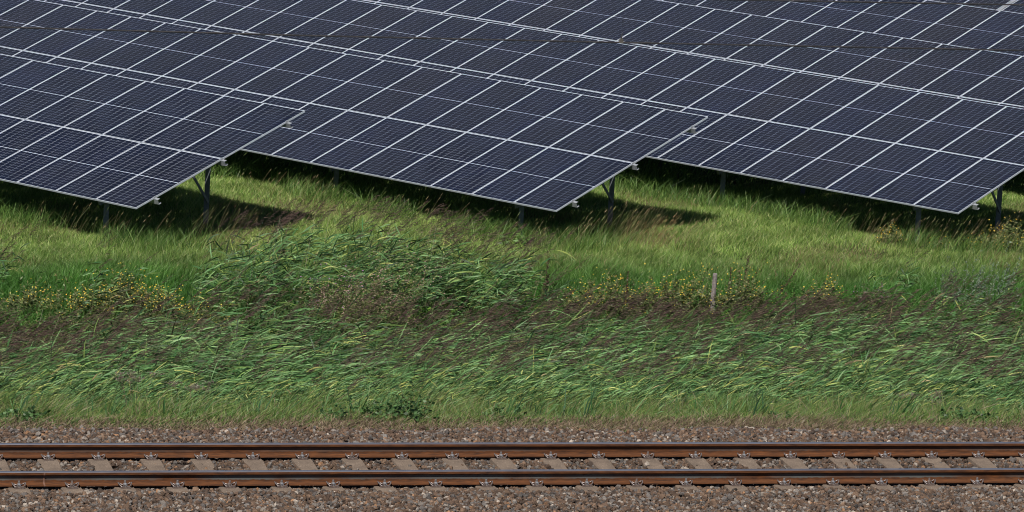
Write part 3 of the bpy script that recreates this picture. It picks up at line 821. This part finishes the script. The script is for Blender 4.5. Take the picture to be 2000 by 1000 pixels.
# dry flowering grass stalks by the table ends
b = Bag()
G_STALK = G_DRY + [(.16, .20, .07), (.20, .22, .09), (.13, .17, .05)]
def stalks(px0, px1, py0, py1, cnt, h0, h1, pal=G_STALK, bias=.0, tuft=True):
    for _ in range(cnt):
        px = random.uniform(px0, px1); py = random.uniform(py0, py1); g = at(px, py, -3.74)
        m = random.randint(1, 3) if tuft else 1
        P0 = np.stack([g[0] + rng.normal(0, .12, m), g[1] + rng.normal(0, .12, m), np.full(m, -3.75)], 1)
        L = rng.uniform(h0, h1, m)
        D = unit(UPZ + rng.normal(size=(m, 3)) * np.array([.14, .14, .0]) + WIND * (.22 + bias)); Bv = (WIND * .20 - UPZ * .05) * L[:, None]
        C = pick(pal, m)
        b.ribbons(P0, D, L, np.full(m, .0034), Bv, C, seg=5, tip=.8, base=1)
        tipp = P0 + D * L[:, None] + Bv
        hd = unit(D * L[:, None] + 2 * Bv)
        b.ribbons(tipp, hd, rng.uniform(.05, .10, m), np.full(m, .007), np.zeros((m, 3)), C * 1.35, seg=3, tip=.2)
stalks(340, 460, 440, 480, 50, .45, .95); stalks(440, 660, 465, 490, 14, .4, .8, pal=[(.14, .08, .05), (.2, .12, .08)])
stalks(1110, 1260, 455, 500, 80, .45, .95); stalks(1200, 1420, 462, 488, 90, .30, .50, bias=.1); stalks(1225, 1300, 470, 500, 26, .35, .6, pal=[(.24, .13, .07), (.32, .2, .1)])
stalks(940, 1110, 470, 505, 50, .3, .6); stalks(1650, 1990, 480, 510, 120, .35, .85); stalks(560, 900, 420, 470, 60, .3, .7)
stalks(1260, 1700, 410, 480, 70, .3, .6); stalks(40, 330, 460, 490, 50, .35, .8); stalks(440, 640, 380, 410, 50, .3, .6)
stalks(0, 2000, 520, 590, 130, .25, .5, pal=[(.20, .20, .09), (.26, .2, .11)])
tag(b.obj('dry_grass_stalks', M_LEAF), kind='stuff')

# ------------------------------------------------------------------ single plants
M_BLOOM = leafmat('petal', gloss=.02, trans=.15)
def cloud(n, c, r, power=.6):
    """points in an ellipsoid standing on the ground, more towards its surface"""
    d = unit(rng.normal(size=(n, 3))); d[:, 2] = np.abs(d[:, 2])
    k = rng.random(n) ** power
    lump = 1 + .22 * np.sin(d[:, 0] * 7 + c[0] * 3) * np.cos(d[:, 1] * 6 + c[1]) + .18 * np.sin(d[:, 2] * 9 + c[0])
    return c + d * (k * lump)[:, None] * np.array(r)
def flower_discs(bag, P, rad, C):
    n = len(P); t = np.arange(6) / 6 * 2 * np.pi
    N_ = unit(UPZ * .9 + SUN * .5 - DEPTH * .4 + rng.normal(size=(n, 3)) * .3); a = unit(np.cross(N_, np.array([.3, .8, .1]))); c2 = np.cross(N_, a)
    ring = P[:, None] + (a[:, None] * np.cos(t)[None, :, None] + c2[:, None] * np.sin(t)[None, :, None]) * rad[:, None, None]
    mid = P + N_ * (rad * .35)[:, None]
    V = np.concatenate([ring, mid[:, None]], 1)
    i = np.arange(n)[:, None] * 7
    q = np.concatenate([np.stack([i[:, 0] + 6, i[:, 0] + k, i[:, 0] + (k + 1), i[:, 0] + (k + 2) % 6], 1) for k in (0, 2, 4)])
    bag.put(V, q, np.repeat(C, 7, 0))
def herb(name, px, py, w_, h, nstem, leafL, leafW, pal, lab, cat, group=None, flowers=None, leafden=26, dep=.6, z0=None, erect=.25, leafup=.35, stemcol=(.10, .11, .05), tipw=None, wts=None, leanw=.12):
    """a plant of many leafy stems; w_, h metres; px, py the photo pixel of its foot"""
    g = at(px, py, -3.78 if z0 is None else z0)
    gzv = float(gz(g[0], g[1]))
    root = np.array([g[0], g[1], gzv - .02])
    e = empty(name, tuple(root)); tag(e, lab, cat, group)
    sb = Bag(); lb = Bag(); fb = Bag()
    m = nstem
    off = WIND * rng.uniform(-.5, .5, m)[:, None] * w_ + DEPTH * rng.uniform(-.5, .5, m)[:, None] * dep
    P0 = root + off
    shape = np.sqrt(np.clip(1 - (2 * (off @ WIND) / (w_ * 1.05)) ** 2, .12, 1)) * (1 + .25 * np.sin((off @ WIND) * 9 + px))
    L = h * rng.uniform(.62, 1.08, m) * shape
    D = unit(UPZ + rng.normal(size=(m, 3)) * erect * np.array([1, 1, 0]) + WIND * leanw); B = (rng.normal(size=(m, 3)) * .10 + WIND * .06) * L[:, None]
    sb.ribbons(P0, D, L, np.full(m, .008), B, pick([stemcol], m), seg=4, tip=.5, base=1)
    q = leafden
    t = rng.uniform(.15, 1.0, (m, q)) ** .8
    LP = P0[:, None] + D[:, None] * (L[:, None] * t)[:, :, None] + B[:, None] * (t ** 2)[:, :, None]
    LP = LP.reshape(-1, 3); n = len(LP)
    LD = unit(rng.normal(size=(n, 3)) * np.array([1, 1, .35]) + UPZ * leafup + WIND * .2)
    LN = unit(UPZ * .8 - DEPTH * .4 + rng.normal(size=(n, 3)) * .5)
    sz = rng.uniform(.6, 1.2, n)
    lb.leaves(LP, LD, LN, leafL * sz, leafW * sz, pick(pal, n, wts, .28))
    sb.obj('stem', M_LEAF, e, root); lb.obj('foliage', M_LEAF, e, root)
    if flowers:
        fc, fr_, fpal = flowers
        tips = P0 + D * L[:, None] + B
        n = int(m * fc); FP = tips[rng.integers(0, m, n)] + rng.normal(size=(n, 3)) * np.array([.07, .07, .06]) * (w_ / .8 + .3)
        fb.ribbons(FP - UPZ * .05, np.repeat(UPZ[None], n, 0), np.full(n, .05), np.full(n, .004), np.zeros((n, 3)), pick([stemcol], n), seg=1)
        flower_discs(fb, FP, rng.uniform(.7, 1.25, n) * fr_, pick(fpal, n, None, .12))
        fb.obj('blossoms', M_BLOOM, e, root)
    return e
YELF = (1.5, .012, [(.56, .40, .04), (.50, .32, .04), (.60, .45, .08)])
FG = [(.10, .14, .045), (.15, .19, .06), (.06, .09, .03), (.19, .20, .09), (.16, .16, .07)]
fle = [(60, 616, .9, .42, 'low sparse plant with yellow flowers at the left edge of the meadow'),
       (165, 622, .8, .50, 'yellow-flowered plant between the left edge and the densest yellow clump'),
       (235, 618, 1.2, .68, 'densest bushy clump of yellow flowers, at the left behind the reed bed'),
       (330, 626, .9, .50, 'pale yellow-green flowering plant just right of the densest yellow clump'),
       (405, 640, .8, .40, 'small yellow-flowered plant at the left foot of the tall reed clump'),
       (1130, 618, .45, .70, 'narrow tall yellow-flowered plant right of the tall reed clump'),
       (1190, 622, .9, .66, 'yellow-flowered plant right of the narrow tall one'),
       (1275, 620, 1.0, .74, 'broad yellow-flowered plant midway between reed clump and wooden stake'),
       (1345, 618, .9, .76, 'yellow-flowered plant touching the left side of the wooden stake'),
       (1440, 614, .8, .66, 'yellow-flowered plant just right of the wooden stake'),
       (1590, 612, .6, .52, 'small dense yellow-flowered plant standing alone right of the stake'),
       (1860, 492, .9, .35, 'low plant with yellow flowers under the low corner of the right solar table'),
       (1955, 500, 1.0, .55, 'yellow-flowered plant beside the braced leg at the right edge'),
       (1735, 482, .4, .30, 'tiny yellow-flowered plant at the front leg of the right solar table')]
for px, py, w_, h, lab in fle:
    dense = 2.8 if 'densest' in lab else 1.7
    herb('yellow_flowering_plant', px, py, w_ * 1.15, h * 1.05, int(95 * w_ + 14), .062, .024, FG, lab, 'wildflower', 'yellow wildflowers in the meadow', flowers=(dense * .75, .0115, YELF[2]), leafden=34)
# flowering bushes in the reed clump
WIL = [(.08, .14, .04), (.13, .19, .055), (.17, .20, .07), (.16, .13, .075), (.30, .23, .17)]
herb('willowherb_bush', 735, 662, 1.15, 1.42, 130, .062, .020, WIL, 'tall brownish bush gone to seed in the middle of the reed clump', 'bush', 'seeding bushes in the reed clump', flowers=(1.6, .012, [(.30, .20, .17), (.22, .14, .12)]), leafden=34, z0=-3.8, dep=.8)
herb('willowherb_bush', 640, 655, .85, 1.25, 90, .062, .020, WIL, 'smaller brownish bush gone to seed, left of the tall one in the reeds', 'bush', 'seeding bushes in the reed clump', flowers=(1.3, .012, [(.30, .20, .17), (.22, .14, .12), (.34, .16, .36)]), leafden=30, z0=-3.8, dep=.8)
# brambles
BR = [(.028, .070, .022), (.045, .10, .028), (.020, .05, .018), (.06, .12, .035)]
herb('bramble_bush', 560, 672, 1.1, .85, 70, .085, .065, BR, 'dark bramble bush in the left foot of the tall reed clump', 'bush', 'brambles', leafden=22, z0=-3.85, dep=.7, erect=.5)
herb('bramble_bush', 850, 668, .7, .62, 40, .085, .060, [(.10, .19, .03), (.07, .14, .03), (.035, .08, .02)], 'bright green bramble low in the reed clump right of the middle', 'bush', 'brambles', leafden=18, z0=-3.85, dep=.6, erect=.5)
BR2 = [(.045, .095, .032), (.07, .14, .045), (.028, .06, .022), (.09, .17, .06)]
for px, py, w_, h, lab in ((48, 822, .45, .22, 'small dark bramble on the verge near the left edge of the photo'), (700, 822, .75, .30, 'low trailing bramble on the verge left of the taller one'),
                           (800, 820, .50, .42, 'tallest dark bramble on the verge, left of the middle'), (985, 818, .40, .20, 'small bright bramble on the verge in the middle'),
                           (1895, 818, .60, .22, 'wide low bramble on the verge near the right edge'), (1530, 822, .22, .14, 'tiny bramble on the verge between the middle and the right edge')):
    herb('bramble_bush', px, py, w_ * 1.15, h, int(55 * w_) + 8, .058, .042, BR2, lab, 'bush', 'brambles', leafden=12, z0=-.42, dep=.8, erect=.75)
# grey-leaved willow shrubs
WG = [(.12, .17, .12), (.17, .22, .16), (.08, .12, .08), (.24, .29, .22)]
herb('grey_willow_shrub', 1915, 606, 1.15, 1.05, 60, .055, .014, WG, 'large grey-green willow shrub at the right behind the reeds', 'shrub', 'grey-leaved shrubs', leafden=40, dep=.8, erect=.18, leafup=.7)
herb('grey_willow_shrub', 1838, 606, .32, .98, 18, .05, .014, [(.07, .10, .06), (.10, .13, .09), (.16, .2, .14)], 'narrow grey shrub left of the large grey-green willow', 'shrub', 'grey-leaved shrubs', leafden=40, dep=.4, erect=.08, leafup=.7)
herb('grey_willow_shrub', 448, 600, .40, 1.05, 18, .055, .018, WG, 'slender grey-leaved shrub at the left end of the tall reed clump', 'shrub', 'grey-leaved shrubs', leafden=26, dep=.4, erect=.15, leafup=.6)
herb('grey_willow_shrub', 1848, 486, .30, .30, 8, .06, .02, WG, 'tiny pale shrub under the low corner of the right solar table', 'shrub', 'grey-leaved shrubs', leafden=12, dep=.2, erect=.3, leafup=.6)
herb('leafy_weed', 1004, 486, .42, .52, 9, .13, .045, [(.09, .17, .04), (.12, .21, .06), (.06, .13, .035)], 'bright broad-leaved weed beside the front leg of the middle solar table', 'weed', leafden=11, dep=.25, erect=.28)
herb('thistle_plant', 1695, 604, .55, .55, 22, .07, .02, [(.07, .10, .05), (.10, .12, .07), (.13, .09, .07)], 'dull green thistle with purple tips right of the lone yellow plant', 'wildflower', flowers=(.35, .010, [(.26, .12, .30)]), leafden=26, dep=.4)
# dock stalks with dark seed heads
def dock(px, py, tx, ty, n, lab, thick=.05):
    """stalk leaning from the foot pixel to the tip pixel in the plane facing the track"""
    g = at(px, py, -3.75); y0 = g[1]
    root = np.array([g[0], y0, float(gz(g[0], y0)) - .02]); tipp = at_y(tx, ty, y0)
    e = empty('dock_plant', tuple(root)); tag(e, lab, 'weed', 'brown seeding dock plants')
    D = tipp - root; L = np.linalg.norm(D)
    for q in range(n):
        sb = Bag(); fb = Bag()
        d = unit(D[None] + rng.normal(size=(1, 3)) * .10 * L * (q > 0)); l = L * (1 if q == 0 else random.uniform(.5, .8))
        sb.ribbons(root[None], d, np.array([l]), np.array([.010]), np.zeros((1, 3)), np.array([[.12, .09, .05]]), seg=2, tip=.6, base=1)
        m = int(150 * l); t = rng.uniform(.42, 1, m)
        P_ = root + d * (l * t)[:, None] + rng.normal(size=(m, 3)) * thick * .33 * (1.15 - t)[:, None] + rng.normal(size=(m, 3)) * .008
        fb.leaves(P_, unit(rng.normal(size=(m, 3))), unit(rng.normal(size=(m, 3))), rng.uniform(.018, .034, m), rng.uniform(.014, .024, m), pick([(.075, .045, .035), (.11, .065, .05), (.05, .035, .03), (.16, .09, .06)], m))
        sb.obj('stem', M_LEAF, e, root); fb.obj('seed_head', M_LEAF, e, root)
dock(1500, 606, 1563, 515, 2, 'long dark seed stalk leaning right, beyond the wooden stake', .07)
dock(1420, 606, 1428, 522, 2, 'dark seed stalk just right of the wooden stake', .06)
dock(1445, 600, 1462, 500, 3, 'thin faded seed stalks right of the wooden stake', .03)
dock(1585, 606, 1612, 548, 2, 'short dark seed stalk leaning over the lone yellow plant', .06)
dock(1215, 620, 1228, 530, 3, 'upright reddish seed stalk left of the wooden stake', .05)
dock(1060, 610, 1072, 495, 3, 'tall upright seed stalk just right of the tall reed clump', .045)

# dead umbels on the bank
def umbel(px, py, tx, ty, lab):
    g = at_y(px, py, 7.6); root = np.array([g[0], 7.6, float(gz(g[0], 7.6)) - .02]); tp = at_y(tx, ty, 7.6)
    e = empty('dead_umbel_plant', tuple(root)); tag(e, lab, 'weed', 'dead umbel plants on the bank')
    for q in range(6):
        sb = Bag(); fb = Bag()
        t2 = tp + WIND * random.uniform(-.28, .28) + UPZ * random.uniform(-.12, .04) + DEPTH * random.uniform(-.1, .1)
        D = t2 - root; l = np.linalg.norm(D)
        sb.ribbons(root[None], unit(D[None]), np.array([l]), np.array([.007]), np.zeros((1, 3)), np.array([[.22, .17, .13]]), seg=2, tip=.7, base=1)
        m = 60; P_ = t2 + rng.normal(size=(m, 3)) * np.array([.055, .055, .008])
        sb.ribbons(np.repeat((t2 - UPZ * .06)[None], m, 0), unit(P_ - t2 + UPZ * .06), np.linalg.norm(P_ - t2 + UPZ * .06, axis=1), np.full(m, .0025), np.zeros((m, 3)), pick([(.2, .15, .12)], m), seg=1)
        fb.leaves(P_, unit(rng.normal(size=(m, 3))), unit(rng.normal(size=(m, 3))), np.full(m, .016), np.full(m, .013), pick([(.20, .15, .135), (.14, .10, .09), (.27, .22, .2)], m))
        sb.obj('stem', M_LEAF, e, root); fb.obj('seed_head', M_LEAF, e, root)
umbel(262, 800, 258, 728, 'dead brown umbel plant on the bank at the left')
umbel(375, 800, 368, 745, 'dead umbel plant on the bank, right of the left one')
umbel(1805, 800, 1795, 765, 'dead brown umbel plant on the bank at the right')

# wooden stake
g = at(1390, 622, -3.76); root = np.array([g[0], g[1], float(gz(g[0], g[1])) - .15]); top = at_y(1396.5, 534, g[1])
mb = MB(); tv = top - root; kk = 9
mb.tube([tuple(tv * t_ + np.array([.004 * math.sin(t_ * 9), 0, 0])) for t_ in (0, .3, .6, .85, .985, 1)], [.049, .047, .045, .043, .042, .036], kk)
o = mb.build('wooden_stake', M_WOOD); o.location = tuple(root)
tag(o, 'weathered grey wooden stake leaning among yellow flowers behind the reeds', 'stake')
print('done')
